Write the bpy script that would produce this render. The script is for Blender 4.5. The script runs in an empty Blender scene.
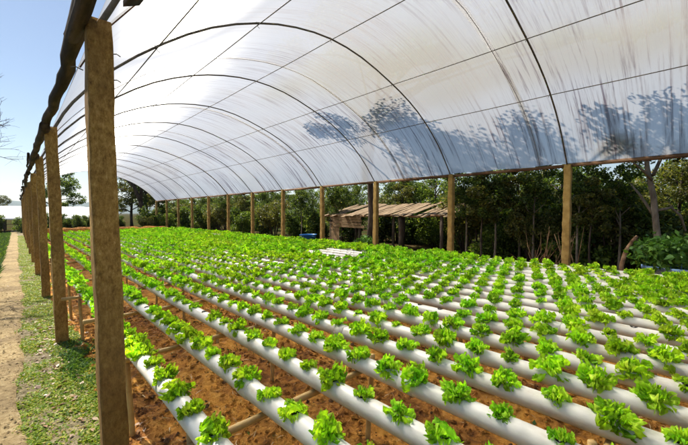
import bpy, math, random
import numpy as np
from mathutils import Vector, noise
R = math.radians
S = bpy.context.scene
COL = S.collection

# ------------------------------------------------------------------ camera
cam = bpy.data.cameras.new('camera')
cam.sensor_width = 36.0
cam.lens = 18.05
cam.clip_start = 0.05
cam.clip_end = 8000
camo = bpy.data.objects.new('camera', cam)
COL.objects.link(camo)
CAMZ = 1.5
YAW = 43.5
camo.location = (0, 0, CAMZ)
camo.rotation_euler = (R(90 - 1.55), 0, R(-YAW))
S.camera = camo

# ------------------------------------------------------------------ light
SUN_EL, SUN_AZ = 57.0, -16.0          # azimuth measured from +Y towards +X
sd = Vector((math.sin(R(SUN_AZ)) * math.cos(R(SUN_EL)), math.cos(R(SUN_AZ)) * math.cos(R(SUN_EL)), math.sin(R(SUN_EL))))
W = bpy.data.worlds.new('World')
S.world = W
W.use_nodes = True
wn = W.node_tree.nodes
sky = wn.new('ShaderNodeTexSky')
sky.sky_type = 'NISHITA'
sky.sun_disc = False
sky.sun_elevation = R(SUN_EL)
sky.sun_rotation = R(SUN_AZ)
sky.air_density = 1.0
sky.dust_density = 0.3
sky.ozone_density = 0.45
W.node_tree.links.new(sky.outputs[0], wn['Background'].inputs[0])
wn['Background'].inputs[1].default_value = 0.07
sl = bpy.data.lights.new('sun', 'SUN')
sl.energy = 5.0
sl.angle = R(0.53)
sl.color = (1.0, 0.94, 0.84)
so = bpy.data.objects.new('sun', sl)
COL.objects.link(so)
so.rotation_euler = (-sd).to_track_quat('-Z', 'Y').to_euler()
S.view_settings.view_transform = 'Standard'
S.view_settings.look = 'None'
S.view_settings.gamma = 1
S.view_settings.exposure = 0.92
S.view_settings.use_curve_mapping = False
S.cycles.max_bounces = 8
S.cycles.transparent_max_bounces = 12

# ------------------------------------------------------------------ helpers
def tag(o, label=None, cat=None, group=None, kind=None):
    if label: o['label'] = label
    if cat: o['category'] = cat
    if group: o['group'] = group
    if kind: o['kind'] = kind
    return o

def empty(name, loc=(0, 0, 0), rz=0.0):
    o = bpy.data.objects.new(name, None)
    o.empty_display_size = 0.2
    o.location = loc
    o.rotation_euler = (0, 0, rz)
    COL.objects.link(o)
    return o

def link(name, me, parent=None, loc=None):
    o = bpy.data.objects.new(name, me)
    COL.objects.link(o)
    if parent is not None: o.parent = parent
    if loc is not None: o.location = loc
    return o

def mesh(name, v, f, mats, smooth=True, midx=None, uv=None):
    me = bpy.data.meshes.new(name)
    v = np.asarray(v, dtype=np.float32).reshape(-1, 3)
    if isinstance(f, np.ndarray):
        k = f.shape[1]; n = f.shape[0]
        me.vertices.add(len(v)); me.vertices.foreach_set('co', v.ravel())
        me.loops.add(n * k); me.loops.foreach_set('vertex_index', f.astype(np.int32).ravel())
        me.polygons.add(n)
        me.polygons.foreach_set('loop_start', np.arange(0, n * k, k, dtype=np.int32))
        me.update(calc_edges=True)
    else:
        me.from_pydata(v.tolist(), [], f)
    for m in (mats if isinstance(mats, (list, tuple)) else [mats]):
        me.materials.append(m)
    if smooth:
        me.polygons.foreach_set('use_smooth', np.ones(len(me.polygons), dtype=bool))
    if midx is not None:
        me.polygons.foreach_set('material_index', np.asarray(midx, dtype=np.int32))
    if uv is not None:
        ul = me.uv_layers.new(name='UVMap')
        li = np.zeros(len(me.loops), dtype=np.int32)
        me.loops.foreach_get('vertex_index', li)
        ul.data.foreach_set('uv', np.asarray(uv, dtype=np.float32)[li].ravel())
    me.update()
    return me

class MB:
    """collects shapes of one part"""
    def __init__(s): s.v = []; s.f = []; s.m = []
    def add(s, v, f, m=0):
        b = len(s.v)
        s.v += [tuple(p) for p in v]
        s.f += [tuple(i + b for i in q) for q in f]
        s.m += [m] * len(f)
    def tube(s, pts, rad, n=8, m=0, cap=True, wob=0.0, rng=None):
        v, f = tube(pts, rad, n, cap, wob, rng); s.add(v, f, m)
    def box(s, c, d, rz=0.0, m=0, tilt=None):
        v = []
        ca, sa = math.cos(rz), math.sin(rz)
        for k in range(8):
            x = d[0] / 2 * (1 if k & 1 else -1); y = d[1] / 2 * (1 if k & 2 else -1); z = d[2] / 2 * (1 if k & 4 else -1)
            if tilt: z += tilt[0] * x + tilt[1] * y
            v.append((c[0] + ca * x - sa * y, c[1] + sa * x + ca * y, c[2] + z))
        s.add(v, [(0, 2, 3, 1), (4, 5, 7, 6), (0, 1, 5, 4), (2, 6, 7, 3), (0, 4, 6, 2), (1, 3, 7, 5)], m)
    def obj(s, name, mats, parent=None, smooth=True, loc=None):
        return link(name, mesh(name, s.v, s.f, mats, smooth, s.m), parent, loc)

def tube(pts, rad, n=8, cap=True, wob=0.0, rng=None):
    pts = [Vector(p) for p in pts]
    if not isinstance(rad, (list, tuple)): rad = [rad] * len(pts)
    v = []; f = []
    up = Vector((0.13, 0.21, 0.97)).normalized()
    prev = None
    for i, p in enumerate(pts):
        t = (pts[min(i + 1, len(pts) - 1)] - pts[max(i - 1, 0)]).normalized()
        if prev is None:
            a = t.cross(up)
            if a.length < 0.15: a = t.cross(Vector((1, 0, 0)))
        else:
            a = prev - t * prev.dot(t)
        a.normalize(); prev = a
        b = t.cross(a)
        for k in range(n):
            an = 2 * math.pi * k / n
            r = rad[i] * (1 + (rng.uniform(-wob, wob) if rng and wob else 0))
            v.append(p + (a * math.cos(an) + b * math.sin(an)) * r)
    for i in range(len(pts) - 1):
        for k in range(n):
            k2 = (k + 1) % n
            f.append((i * n + k, i * n + k2, (i + 1) * n + k2, (i + 1) * n + k))
    if cap:
        f.append(tuple(range(n - 1, -1, -1)))
        f.append(tuple((len(pts) - 1) * n + k for k in range(n)))
    return v, f

def fbm(x, y, z=0.0, o=3):
    return noise.fractal(Vector((x, y, z)), 1.0, 2.0, o, noise_basis='PERLIN_ORIGINAL')

# ------------------------------------------------------------------ materials
def mat(name):
    m = bpy.data.materials.new(name); m.use_nodes = True
    nt = m.node_tree
    for n in list(nt.nodes): nt.nodes.remove(n)
    out = nt.nodes.new('ShaderNodeOutputMaterial')
    return m, nt, out
def N(nt, t, **kw):
    n = nt.nodes.new(t)
    for k, v in kw.items():
        if k.startswith('i_'):
            n.inputs[k[2:].replace('_', ' ')].default_value = v
        else: setattr(n, k, v)
    return n
def ramp(nt, src, stops):
    r = N(nt, 'ShaderNodeValToRGB')
    e = r.color_ramp.elements
    while len(e) < len(stops): e.new(0.5)
    for q, (p, c) in zip(e, stops):
        q.position = p
        q.color = (*c, 1) if len(c) == 3 else c
    nt.links.new(src, r.inputs[0])
    return r
def surf(name, stops, scale=6.0, rough=0.85, bump=0.3, bscale=None, bdist=0.01, stretch=(1, 1, 1), detail=8, stops2=None, scale2=1.5, spec=0.3, world=True, nr=0.62):
    """two noise layers of colour with bump"""
    m, nt, out = mat(name)
    L = nt.links.new
    if world:
        g = N(nt, 'ShaderNodeNewGeometry'); src = g.outputs['Position']
    else:
        g = N(nt, 'ShaderNodeTexCoord'); src = g.outputs['Object']
    mp = N(nt, 'ShaderNodeMapping'); mp.inputs['Scale'].default_value = stretch
    L(src, mp.inputs[0])
    n1 = N(nt, 'ShaderNodeTexNoise', i_Scale=scale, i_Detail=detail, i_Roughness=nr); L(mp.outputs[0], n1.inputs[0])
    c = ramp(nt, n1.outputs[0], stops).outputs[0]
    if stops2:
        n2 = N(nt, 'ShaderNodeTexNoise', i_Scale=scale2, i_Detail=5, i_Roughness=0.6); L(mp.outputs[0], n2.inputs[0])
        fr = ramp(nt, n2.outputs[0], [(0.42, (0, 0, 0)), (0.6, (1, 1, 1))])
        c2 = ramp(nt, n1.outputs[0], stops2).outputs[0]
        mx = N(nt, 'ShaderNodeMix', data_type='RGBA'); L(fr.outputs[0], mx.inputs[0]); L(c, mx.inputs[6]); L(c2, mx.inputs[7])
        c = mx.outputs[2]
    p = N(nt, 'ShaderNodeBsdfPrincipled', i_Roughness=rough)
    p.inputs['Specular IOR Level'].default_value = spec
    L(c, p.inputs[0])
    if bump:
        nb = N(nt, 'ShaderNodeTexNoise', i_Scale=bscale or scale * 3, i_Detail=8, i_Roughness=0.7); L(mp.outputs[0], nb.inputs[0])
        b = N(nt, 'ShaderNodeBump', i_Strength=bump, i_Distance=bdist); L(nb.outputs[0], b.inputs['Height']); L(b.outputs[0], p.inputs['Normal'])
    L(p.outputs[0], out.inputs[0])
    return m
def leafmat(name, stops, trans=0.45, gloss=0.12, tint=(1.25, 1.15, 0.5)):
    """leaf: every leaf (mesh island) gets its own green"""
    m, nt, out = mat(name)
    L = nt.links.new
    g = N(nt, 'ShaderNodeNewGeometry')
    c = ramp(nt, g.outputs['Random Per Island'], stops).outputs[0]
    d = N(nt, 'ShaderNodeBsdfPrincipled', i_Roughness=0.45); d.inputs['Specular IOR Level'].default_value = gloss * 3
    L(c, d.inputs[0])
    t = N(nt, 'ShaderNodeBsdfTranslucent')
    mu = N(nt, 'ShaderNodeMix', data_type='RGBA', blend_type='MULTIPLY'); mu.inputs[0].default_value = 1; mu.inputs[7].default_value = (*tint, 1)
    L(c, mu.inputs[6]); L(mu.outputs[2], t.inputs[0])
    mx = N(nt, 'ShaderNodeMixShader'); mx.inputs[0].default_value = trans
    L(d.outputs[0], mx.inputs[1]); L(t.outputs[0], mx.inputs[2]); L(mx.outputs[0], out.inputs[0])
    return m

M = {}
M['ground'] = surf('ground', [(0.3, (0.022, 0.022, 0.009)), (0.5, (0.04, 0.05, 0.016)), (0.7, (0.06, 0.085, 0.022))], 1.2, 0.95, 0.5, 14, 0.03, stops2=[(0.3, (0.04, 0.022, 0.010)), (0.7, (0.09, 0.06, 0.03))], scale2=0.25, spec=0.0)
M['soil'] = surf('soil', [(0.30, (0.04, 0.016, 0.005)), (0.42, (0.20, 0.072, 0.013)), (0.55, (0.40, 0.16, 0.026)), (0.76, (0.60, 0.31, 0.08))], 13, 0.95, 1.0, 30, 0.05,
                 stops2=[(0.28, (0.26, 0.09, 0.014)), (0.48, (0.64, 0.28, 0.038)), (0.72, (0.76, 0.42, 0.09))], scale2=1.3)
M['humus'] = surf('humus', [(0.3, (0.035, 0.018, 0.008)), (0.7, (0.11, 0.05, 0.018))], 30, 0.95, 0.3)
M['path'] = surf('path', [(0.3, (0.20, 0.135, 0.055)), (0.5, (0.39, 0.285, 0.135)), (0.72, (0.50, 0.40, 0.225))], 22, 0.95, 1.0, 70, 0.03, stops2=[(0.3, (0.15, 0.10, 0.045)), (0.6, (0.30, 0.22, 0.11))], scale2=1.7)
M['verge'] = surf('verge', [(0.32, (0.06, 0.05, 0.02)), (0.5, (0.22, 0.18, 0.09)), (0.66, (0.40, 0.33, 0.21))], 26, 0.95, 1.0, 60, 0.03, stops2=[(0.3, (0.09, 0.075, 0.035)), (0.65, (0.30, 0.245, 0.145))], scale2=3.0)
M['concrete'] = surf('concrete', [(0.30, (0.10, 0.048, 0.012)), (0.44, (0.30, 0.165, 0.042)), (0.56, (0.48, 0.285, 0.08)), (0.70, (0.70, 0.50, 0.21))], 42, 0.93, 0.9, 90, 0.014, stretch=(1, 1, 0.5), nr=0.8,
                     stops2=[(0.3, (0.13, 0.066, 0.018)), (0.7, (0.38, 0.215, 0.062))], scale2=2.6)
M['rightpost'] = surf('weathered_post', [(0.25, (0.16, 0.10, 0.03)), (0.5, (0.32, 0.21, 0.065)), (0.75, (0.45, 0.32, 0.12))], 6, 0.9, 0.5, 40, 0.01)
M['log'] = surf('old_log', [(0.3, (0.012, 0.008, 0.005)), (0.5, (0.045, 0.029, 0.017)), (0.66, (0.13, 0.085, 0.05)), (0.82, (0.28, 0.20, 0.12))], 10, 0.92, 0.9, 30, 0.02, stretch=(1, 0.16, 1))
M['plank'] = surf('eave_plank', [(0.3, (0.05, 0.025, 0.014)), (0.5, (0.12, 0.065, 0.035)), (0.8, (0.24, 0.15, 0.08))], 8, 0.9, 0.5, 30, 0.01, stretch=(1, 0.15, 1))
M['bamboo'] = surf('bamboo', [(0.3, (0.26, 0.15, 0.05)), (0.5, (0.42, 0.27, 0.10)), (0.8, (0.55, 0.40, 0.19))], 9, 0.6, 0.25, 30, 0.006, world=False)
M['steel'] = surf('galvanised_steel', [(0.3, (0.045, 0.038, 0.030)), (0.6, (0.12, 0.105, 0.085))], 14, 0.6, 0.2, 50, 0.003)
M['hole'] = surf('hole_dark', [(0.3, (0.006, 0.006, 0.005)), (0.7, (0.014, 0.012, 0.01))], 20, 1.0, 0)
M['bark'] = surf('bark', [(0.3, (0.022, 0.014, 0.010)), (0.5, (0.06, 0.042, 0.030)), (0.75, (0.15, 0.115, 0.085))], 9, 0.95, 0.9, 24, 0.03, stretch=(1, 1, 0.25))
M['palebark'] = surf('pale_bark', [(0.3, (0.07, 0.055, 0.042)), (0.5, (0.17, 0.14, 0.11)), (0.75, (0.30, 0.26, 0.21))], 7, 0.95, 0.8, 24, 0.02, stretch=(1, 1, 0.4))
M['deadwood'] = surf('dead_wood', [(0.3, (0.10, 0.05, 0.025)), (0.5, (0.26, 0.15, 0.08)), (0.75, (0.45, 0.31, 0.18))], 9, 0.9, 0.6, 30, 0.01)
M['hutroof'] = surf('hut_boards', [(0.3, (0.07, 0.045, 0.025)), (0.5, (0.22, 0.15, 0.085)), (0.75, (0.46, 0.35, 0.22))], 7, 0.9, 0.5, 30, 0.01, stretch=(0.3, 2.5, 1))
M['hutwall'] = surf('hut_wall', [(0.3, (0.08, 0.05, 0.025)), (0.5, (0.18, 0.115, 0.058)), (0.75, (0.34, 0.23, 0.13))], 6, 0.95, 0.4, 30, 0.01, stretch=(1, 0.4, 3))
M['bluetub'] = surf('blue_plastic', [(0.3, (0.02, 0.11, 0.36)), (0.7, (0.04, 0.20, 0.50))], 6, 0.4, 0.1)
M['palepot'] = surf('pale_blue_plastic', [(0.3, (0.10, 0.20, 0.45)), (0.7, (0.25, 0.38, 0.62))], 8, 0.5, 0.1)
M['hill'] = surf('hill_green', [(0.3, (0.022, 0.045, 0.03)), (0.7, (0.05, 0.085, 0.05))], 0.02, 1.0, 0)
M['whiteroof'] = surf('white_sheet', [(0.3, (0.62, 0.62, 0.60)), (0.7, (0.80, 0.80, 0.78))], 0.9, 0.6, 0.1, 6, 0.02)
M['leaf_dark'] = leafmat('leaf_dark', [(0.0, (0.028, 0.06, 0.013)), (0.5, (0.075, 0.13, 0.027)), (0.85, (0.15, 0.21, 0.045)), (1.0, (0.26, 0.29, 0.08))], 0.6)
M['leaf_mid'] = leafmat('leaf_mid', [(0.0, (0.04, 0.08, 0.014)), (0.5, (0.10, 0.17, 0.026)), (0.9, (0.20, 0.28, 0.045)), (1.0, (0.32, 0.36, 0.08))], 0.62)
M['leaf_olive'] = leafmat('leaf_olive', [(0.0, (0.05, 0.065, 0.016)), (0.5, (0.105, 0.125, 0.03)), (0.9, (0.18, 0.19, 0.05)), (1.0, (0.26, 0.20, 0.08))], 0.58)
M['leaf_lush'] = leafmat('leaf_lush', [(0.0, (0.03, 0.09, 0.015)), (0.6, (0.07, 0.18, 0.025)), (1.0, (0.13, 0.26, 0.04))], 0.45)
M['grass'] = leafmat('grass_blade', [(0.0, (0.08, 0.16, 0.015)), (0.5, (0.19, 0.29, 0.028)), (0.85, (0.34, 0.38, 0.06)), (1.0, (0.52, 0.42, 0.17))], 0.4)
M['weed'] = leafmat('weed_leaf', [(0.0, (0.03, 0.08, 0.014)), (0.6, (0.075, 0.16, 0.025)), (1.0, (0.16, 0.24, 0.05))], 0.35)
M['litter'] = leafmat('dry_leaf', [(0.0, (0.09, 0.04, 0.02)), (0.6, (0.24, 0.14, 0.07)), (1.0, (0.45, 0.33, 0.2))], 0.1)
M['straw'] = leafmat('straw', [(0.0, (0.30, 0.18, 0.07)), (1.0, (0.60, 0.46, 0.25))], 0.1)

# lettuce: paler rib, leaf-to-leaf green
def lettuce_mat():
    m, nt, out = mat('lettuce_leaf'); L = nt.links.new
    g = N(nt, 'ShaderNodeNewGeometry')
    c = ramp(nt, g.outputs['Random Per Island'], [(0.0, (0.17, 0.42, 0.015)), (0.4, (0.32, 0.60, 0.02)), (0.75, (0.46, 0.70, 0.03)), (1.0, (0.60, 0.76, 0.07))])
    n = N(nt, 'ShaderNodeTexNoise', i_Scale=55.0, i_Detail=3.0); L(g.outputs['Position'], n.inputs[0])
    n2 = N(nt, 'ShaderNodeTexNoise', i_Scale=0.55, i_Detail=2.0); L(g.outputs['Position'], n2.inputs[0])
    h = N(nt, 'ShaderNodeHueSaturation'); h.inputs['Saturation'].default_value = 1.0
    r1 = N(nt, 'ShaderNodeMapRange'); r1.inputs[1].default_value = 0.3; r1.inputs[2].default_value = 0.7; r1.inputs[3].default_value = 0.7; r1.inputs[4].default_value = 1.25
    L(n.outputs[0], r1.inputs[0]); L(r1.outputs[0], h.inputs['Value'])
    r2 = N(nt, 'ShaderNodeMapRange'); r2.inputs[1].default_value = 0.35; r2.inputs[2].default_value = 0.65; r2.inputs[3].default_value = 0.515; r2.inputs[4].default_value = 0.485
    L(n2.outputs[0], r2.inputs[0]); L(r2.outputs[0], h.inputs['Hue']); L(c.outputs[0], h.inputs['Color'])
    n5 = N(nt, 'ShaderNodeTexNoise', i_Scale=4.5, i_Detail=1.0); L(g.outputs['Position'], n5.inputs[0])
    r5 = N(nt, 'ShaderNodeMapRange'); r5.inputs[1].default_value = 0.36; r5.inputs[2].default_value = 0.64; r5.inputs[3].default_value = 0.76; r5.inputs[4].default_value = 1.18
    L(n5.outputs[0], r5.inputs[0]); mm = N(nt, 'ShaderNodeMath', operation='MULTIPLY'); L(r1.outputs[0], mm.inputs[0]); L(r5.outputs[0], mm.inputs[1]); L(mm.outputs[0], h.inputs['Value'])
    p = N(nt, 'ShaderNodeBsdfPrincipled', i_Roughness=0.48); p.inputs['Specular IOR Level'].default_value = 0.25
    b = N(nt, 'ShaderNodeBump', i_Strength=0.5, i_Distance=0.004); L(n.outputs[0], b.inputs['Height']); L(b.outputs[0], p.inputs['Normal'])
    L(h.outputs[0], p.inputs[0])
    t = N(nt, 'ShaderNodeBsdfTranslucent')
    mu = N(nt, 'ShaderNodeMix', data_type='RGBA', blend_type='MULTIPLY'); mu.inputs[0].default_value = 1; mu.inputs[7].default_value = (1.1, 1.25, 0.4, 1)
    L(h.outputs[0], mu.inputs[6]); L(mu.outputs[2], t.inputs[0])
    mx = N(nt, 'ShaderNodeMixShader'); mx.inputs[0].default_value = 0.5
    L(p.outputs[0], mx.inputs[1]); L(t.outputs[0], mx.inputs[2]); L(mx.outputs[0], out.inputs[0])
    return m
M['lettuce'] = lettuce_mat()

def pvc():
    m, nt, out = mat('white_pvc'); L = nt.links.new
    g = N(nt, 'ShaderNodeNewGeometry')
    mp = N(nt, 'ShaderNodeMapping'); mp.inputs['Scale'].default_value = (1, 0.35, 1); L(g.outputs['Position'], mp.inputs[0])
    n = N(nt, 'ShaderNodeTexNoise', i_Scale=9.0, i_Detail=7.0, i_Roughness=0.65); L(mp.outputs[0], n.inputs[0])
    c = ramp(nt, n.outputs[0], [(0.28, (0.40, 0.34, 0.24)), (0.42, (0.58, 0.55, 0.47)), (0.6, (0.70, 0.68, 0.61))])
    p = N(nt, 'ShaderNodeBsdfPrincipled', i_Roughness=0.42); L(c.outputs[0], p.inputs[0])
    n3 = N(nt, 'ShaderNodeTexNoise', i_Scale=120.0, i_Detail=4.0); L(g.outputs['Position'], n3.inputs[0])
    b = N(nt, 'ShaderNodeBump', i_Strength=0.12, i_Distance=0.002); L(n3.outputs[0], b.inputs['Height']); L(b.outputs[0], p.inputs['Normal'])
    L(p.outputs[0], out.inputs[0])
    return m
M['pvc'] = pvc()

def film():
    """thin greenhouse plastic: partly clear, partly scattering, with grime streaks running down the slope"""
    m, nt, out = mat('greenhouse_film'); L = nt.links.new
    uv = N(nt, 'ShaderNodeUVMap')                       # x: metres along the tunnel, y: metres along the arch from the left
    def ns(sx, sy, scale, det, rough=0.6, off=0.0):
        mp = N(nt, 'ShaderNodeMapping'); mp.inputs['Scale'].default_value = (sx, sy, 1); mp.inputs['Location'].default_value = (off, off * 1.7, 0)
        L(uv.outputs[0], mp.inputs[0])
        n = N(nt, 'ShaderNodeTexNoise', i_Scale=scale, i_Detail=det, i_Roughness=rough); L(mp.outputs[0], n.inputs[0])
        return n.outputs[0]
    def mr(src, a, b, c, d):
        r = N(nt, 'ShaderNodeMapRange'); r.clamp = True
        for i, v in zip((1, 2, 3, 4), (a, b, c, d)): r.inputs[i].default_value = v
        L(src, r.inputs[0]); return r.outputs[0]
    def mul(a, b, op='MULTIPLY'):
        q = N(nt, 'ShaderNodeMath', operation=op); L(a, q.inputs[0])
        if isinstance(b, float): q.inputs[1].default_value = b
        else: L(b, q.inputs[1])
        return q.outputs[0]
    sep = N(nt, 'ShaderNodeSeparateXYZ'); L(uv.outputs[0], sep.inputs[0])
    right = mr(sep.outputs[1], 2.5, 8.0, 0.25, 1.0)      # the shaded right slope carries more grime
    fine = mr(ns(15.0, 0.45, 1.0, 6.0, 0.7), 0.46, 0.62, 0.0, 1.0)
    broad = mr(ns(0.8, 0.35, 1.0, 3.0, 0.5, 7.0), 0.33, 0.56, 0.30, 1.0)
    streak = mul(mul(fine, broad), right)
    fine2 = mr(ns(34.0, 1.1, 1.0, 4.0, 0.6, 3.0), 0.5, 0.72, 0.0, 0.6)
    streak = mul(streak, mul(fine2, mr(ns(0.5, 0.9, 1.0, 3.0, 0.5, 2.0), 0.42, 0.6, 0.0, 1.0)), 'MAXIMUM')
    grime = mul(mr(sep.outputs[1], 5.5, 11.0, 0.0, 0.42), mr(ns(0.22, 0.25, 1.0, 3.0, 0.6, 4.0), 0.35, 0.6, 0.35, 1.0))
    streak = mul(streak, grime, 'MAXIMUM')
    # brown rot at the hem on the right
    hem = mul(mr(sep.outputs[1], 11.75, 12.45, 0.0, 1.0), mr(ns(1.3, 0.5, 1.0, 3.0, 0.5, 11.0), 0.5, 0.64, 0.0, 1.0))
    lap = mr(mul(sep.outputs[0], 100.0, 'MODULO'), 0.06, 0.42, 1.0, 0.0)
    lapn = mul(lap, mr(ns(3.0, 0.8, 1.0, 4.0, 0.6, 1.0), 0.38, 0.55, 0.0, 1.0))
    hem = mul(hem, mul(lapn, mr(sep.outputs[1], 11.0, 12.2, 0.0, 1.0)), 'MAXIMUM')
    streak = mul(streak, mul(lapn, 0.22), 'MAXIMUM')
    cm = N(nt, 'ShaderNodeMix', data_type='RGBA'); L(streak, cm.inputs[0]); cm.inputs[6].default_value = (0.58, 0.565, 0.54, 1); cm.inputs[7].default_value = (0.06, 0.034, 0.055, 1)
    yel = mr(ns(0.25, 0.3, 1.0, 2.0, 0.5, 5.0), 0.45, 0.7, 0.0, 0.5)
    cy = N(nt, 'ShaderNodeMix', data_type='RGBA'); L(yel, cy.inputs[0]); L(cm.outputs[2], cy.inputs[6]); cy.inputs[7].default_value = (0.54, 0.50, 0.43, 1)
    ch = N(nt, 'ShaderNodeMix', data_type='RGBA'); L(hem, ch.inputs[0]); L(cy.outputs[2], ch.inputs[6]); ch.inputs[7].default_value = (0.10, 0.055, 0.03, 1)
    tl = N(nt, 'ShaderNodeBsdfTranslucent'); L(ch.outputs[2], tl.inputs[0])
    df = N(nt, 'ShaderNodeBsdfDiffuse'); L(ch.outputs[2], df.inputs[0])
    sc = N(nt, 'ShaderNodeMixShader'); sc.inputs[0].default_value = 0.12; L(tl.outputs[0], sc.inputs[1]); L(df.outputs[0], sc.inputs[2])
    tr = N(nt, 'ShaderNodeBsdfTransparent'); tr.inputs[0].default_value = (0.97, 0.97, 0.97, 1)
    # hazy forward scatter: a rough thin sheet, the same from both faces
    g = N(nt, 'ShaderNodeNewGeometry')
    rf = N(nt, 'ShaderNodeBsdfRefraction'); rf.inputs['Roughness'].default_value = 0.5; rf.inputs[0].default_value = (0.90, 0.89, 0.86, 1)
    L(mr(g.outputs['Backfacing'], 0.0, 1.0, 1.35, 1 / 1.35), rf.inputs['IOR'])
    clear = N(nt, 'ShaderNodeMixShader'); clear.inputs[0].default_value = 0.2; L(rf.outputs[0], clear.inputs[1]); L(tr.outputs[0], clear.inputs[2])
    fac = mul(mr(streak, 0.0, 1.0, 0.55, 0.14), mr(hem, 0.0, 1.0, 1.0, 0.15))
    mx = N(nt, 'ShaderNodeMixShader'); L(fac, mx.inputs[0]); L(sc.outputs[0], mx.inputs[1]); L(clear.outputs[0], mx.inputs[2])
    L(mx.outputs[0], out.inputs[0])
    return m
M['film'] = film()

# ------------------------------------------------------------------ words
ORD = ['first', 'second', 'third', 'fourth', 'fifth', 'sixth', 'seventh', 'eighth', 'ninth', 'tenth', 'eleventh', 'twelfth', 'thirteenth', 'fourteenth', 'fifteenth', 'sixteenth', 'seventeenth', 'eighteenth', 'nineteenth', 'twentieth']
def ordinal(n):
    if n < 20: return ORD[n]
    t = ['twenty', 'thirty', 'forty', 'fifty', 'sixty', 'seventy', 'eighty', 'ninety'][(n + 1) // 10 - 2] if n < 99 else None
    if t is None: return 'hundred and ' + ordinal(n - 100)
    u = (n + 1) % 10
    return t + '-' + ORD[u - 1] if u else t[:-1] + 'ieth'
def project(x, y, z):
    """pixel in the 688 x 445 photograph and depth"""
    c, s = math.cos(R(YAW)), math.sin(R(YAW))
    d = y * c + x * s; r = x * c - y * s; u = z - CAMZ
    p = R(1.55)
    d2 = d * math.cos(p) - u * math.sin(p); u2 = u * math.cos(p) + d * math.sin(p)
    if d2 < 0.05: return -999, -999, d2
    return 344 + 345 * r / d2, 222.5 - 345 * u2 / d2, d2
def plan(px, X):
    """Y of a point at lateral X that shows at picture column px"""
    u = px - 17
    return (345 / u - 0.499) * X / 0.526

# ------------------------------------------------------------------ ground
def sheet(name, x0, x1, y0, y1, sx, sy, hfun, m):
    nx = int((x1 - x0) / sx) + 1; ny = int((y1 - y0) / sy) + 1
    xs = np.linspace(x0, x1, nx); ys = np.linspace(y0, y1, ny)
    v = np.zeros((ny, nx, 3), dtype=np.float32)
    for j, y in enumerate(ys):
        for i, x in enumerate(xs):
            v[j, i] = (x, y, hfun(x, y))
    idx = np.arange(nx * ny).reshape(ny, nx)
    f = np.stack([idx[:-1, :-1], idx[:-1, 1:], idx[1:, 1:], idx[1:, :-1]], -1).reshape(-1, 4)
    return link(name, mesh(name, v, f, m))
g = link('ground', mesh('ground', [(-4000, -4000, 0), (4000, -4000, 0), (4000, 4000, 0), (-4000, 4000, 0)], [(0, 1, 2, 3)], M['ground'], False))
tag(g, kind='structure')
def soil_h(x, y):
    e = min(1, (x - 0.40) / 0.18, (9.0 - x) / 0.2)
    h = 0.03 + 0.04 * fbm(x * 2.2, y * 2.2, 1, 3) + 0.035 * fbm(x * 8, y * 8, 5, 3)
    return max(0.008, 0.008 + max(0, e) * h)
tag(sheet('soil', 0.40, 9.0, -2.5, 23.0, 0.055, 0.06, soil_h, M['soil']), kind='structure')
def path_edge(y): return 0.03 + 0.07 * fbm(0.3, y * 0.9, 3, 2)
def verge_h(x, y):
    return 0.006 + 0.02 + 0.022 * fbm(x * 3, y * 3, 8, 3) - (0.02 if x < -0.05 else 0) if x > -0.12 and x < 0.42 else 0.006
tag(sheet('verge', -0.10, 0.398, -2.5, 40.0, 0.045, 0.08, verge_h, M['verge']), kind='structure')
def path_sheet():
    v = []; f = []
    ys = np.arange(-3, 42, 0.08); n = 14
    for j, y in enumerate(ys):
        r = path_edge(y); l = -0.36 + 0.08 * fbm(7, y * 0.7, 2, 2)
        for i in range(n + 1):
            t = i / n; x = l + (r - l) * t
            z = 0.014 + (0.028 if x > -0.14 else 0.02) * (1 if 0 < i < n else 0) + (0.010 * fbm(x * 2.2, y * 1.6, 4, 3) if 0 < i < n else 0)
            if i == 0: z = 0.004
            v.append((x, y, max(0.004, z) + (0.012 if i == n else 0)))
    for j in range(len(ys) - 1):
        for i in range(n):
            a = j * (n + 1) + i
            f.append((a, a + 1, a + n + 2, a + n + 1))
    return link('path', mesh('path', v, f, M['path']))
tag(path_sheet(), kind='structure')

# hills far behind the tunnel
def hills():
    v = []; f = []
    n = 90
    rows = [(1900, 0.0), (2150, 0.55), (2400, 1.0), (2900, 0.8)]
    for i in range(n + 1):
        a = R(-45 + 130 * i / n)
        h = 46 + 30 * fbm(a * 5.5, 0.7, 0.2, 4) + 42 * math.exp(-((math.degrees(a) - 10.7) / 2.6) ** 2) + 22 * math.exp(-((math.degrees(a) + 2.5) / 3.5) ** 2)
        for d, k in rows:
            hh = h * k + (5 * fbm(a * 30, d * 0.01, 1, 3) if k else 0)
            v.append((d * math.sin(a), d * math.cos(a), max(-2, hh) if k else -2))
    m = len(rows)
    for i in range(n):
        for k in range(m - 1):
            a = i * m + k
            f.append((a, a + m, a + m + 1, a + 1))
    return link('hills', mesh('hills', v, f, M['hill']))
tag(hills(), kind='structure')

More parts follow.
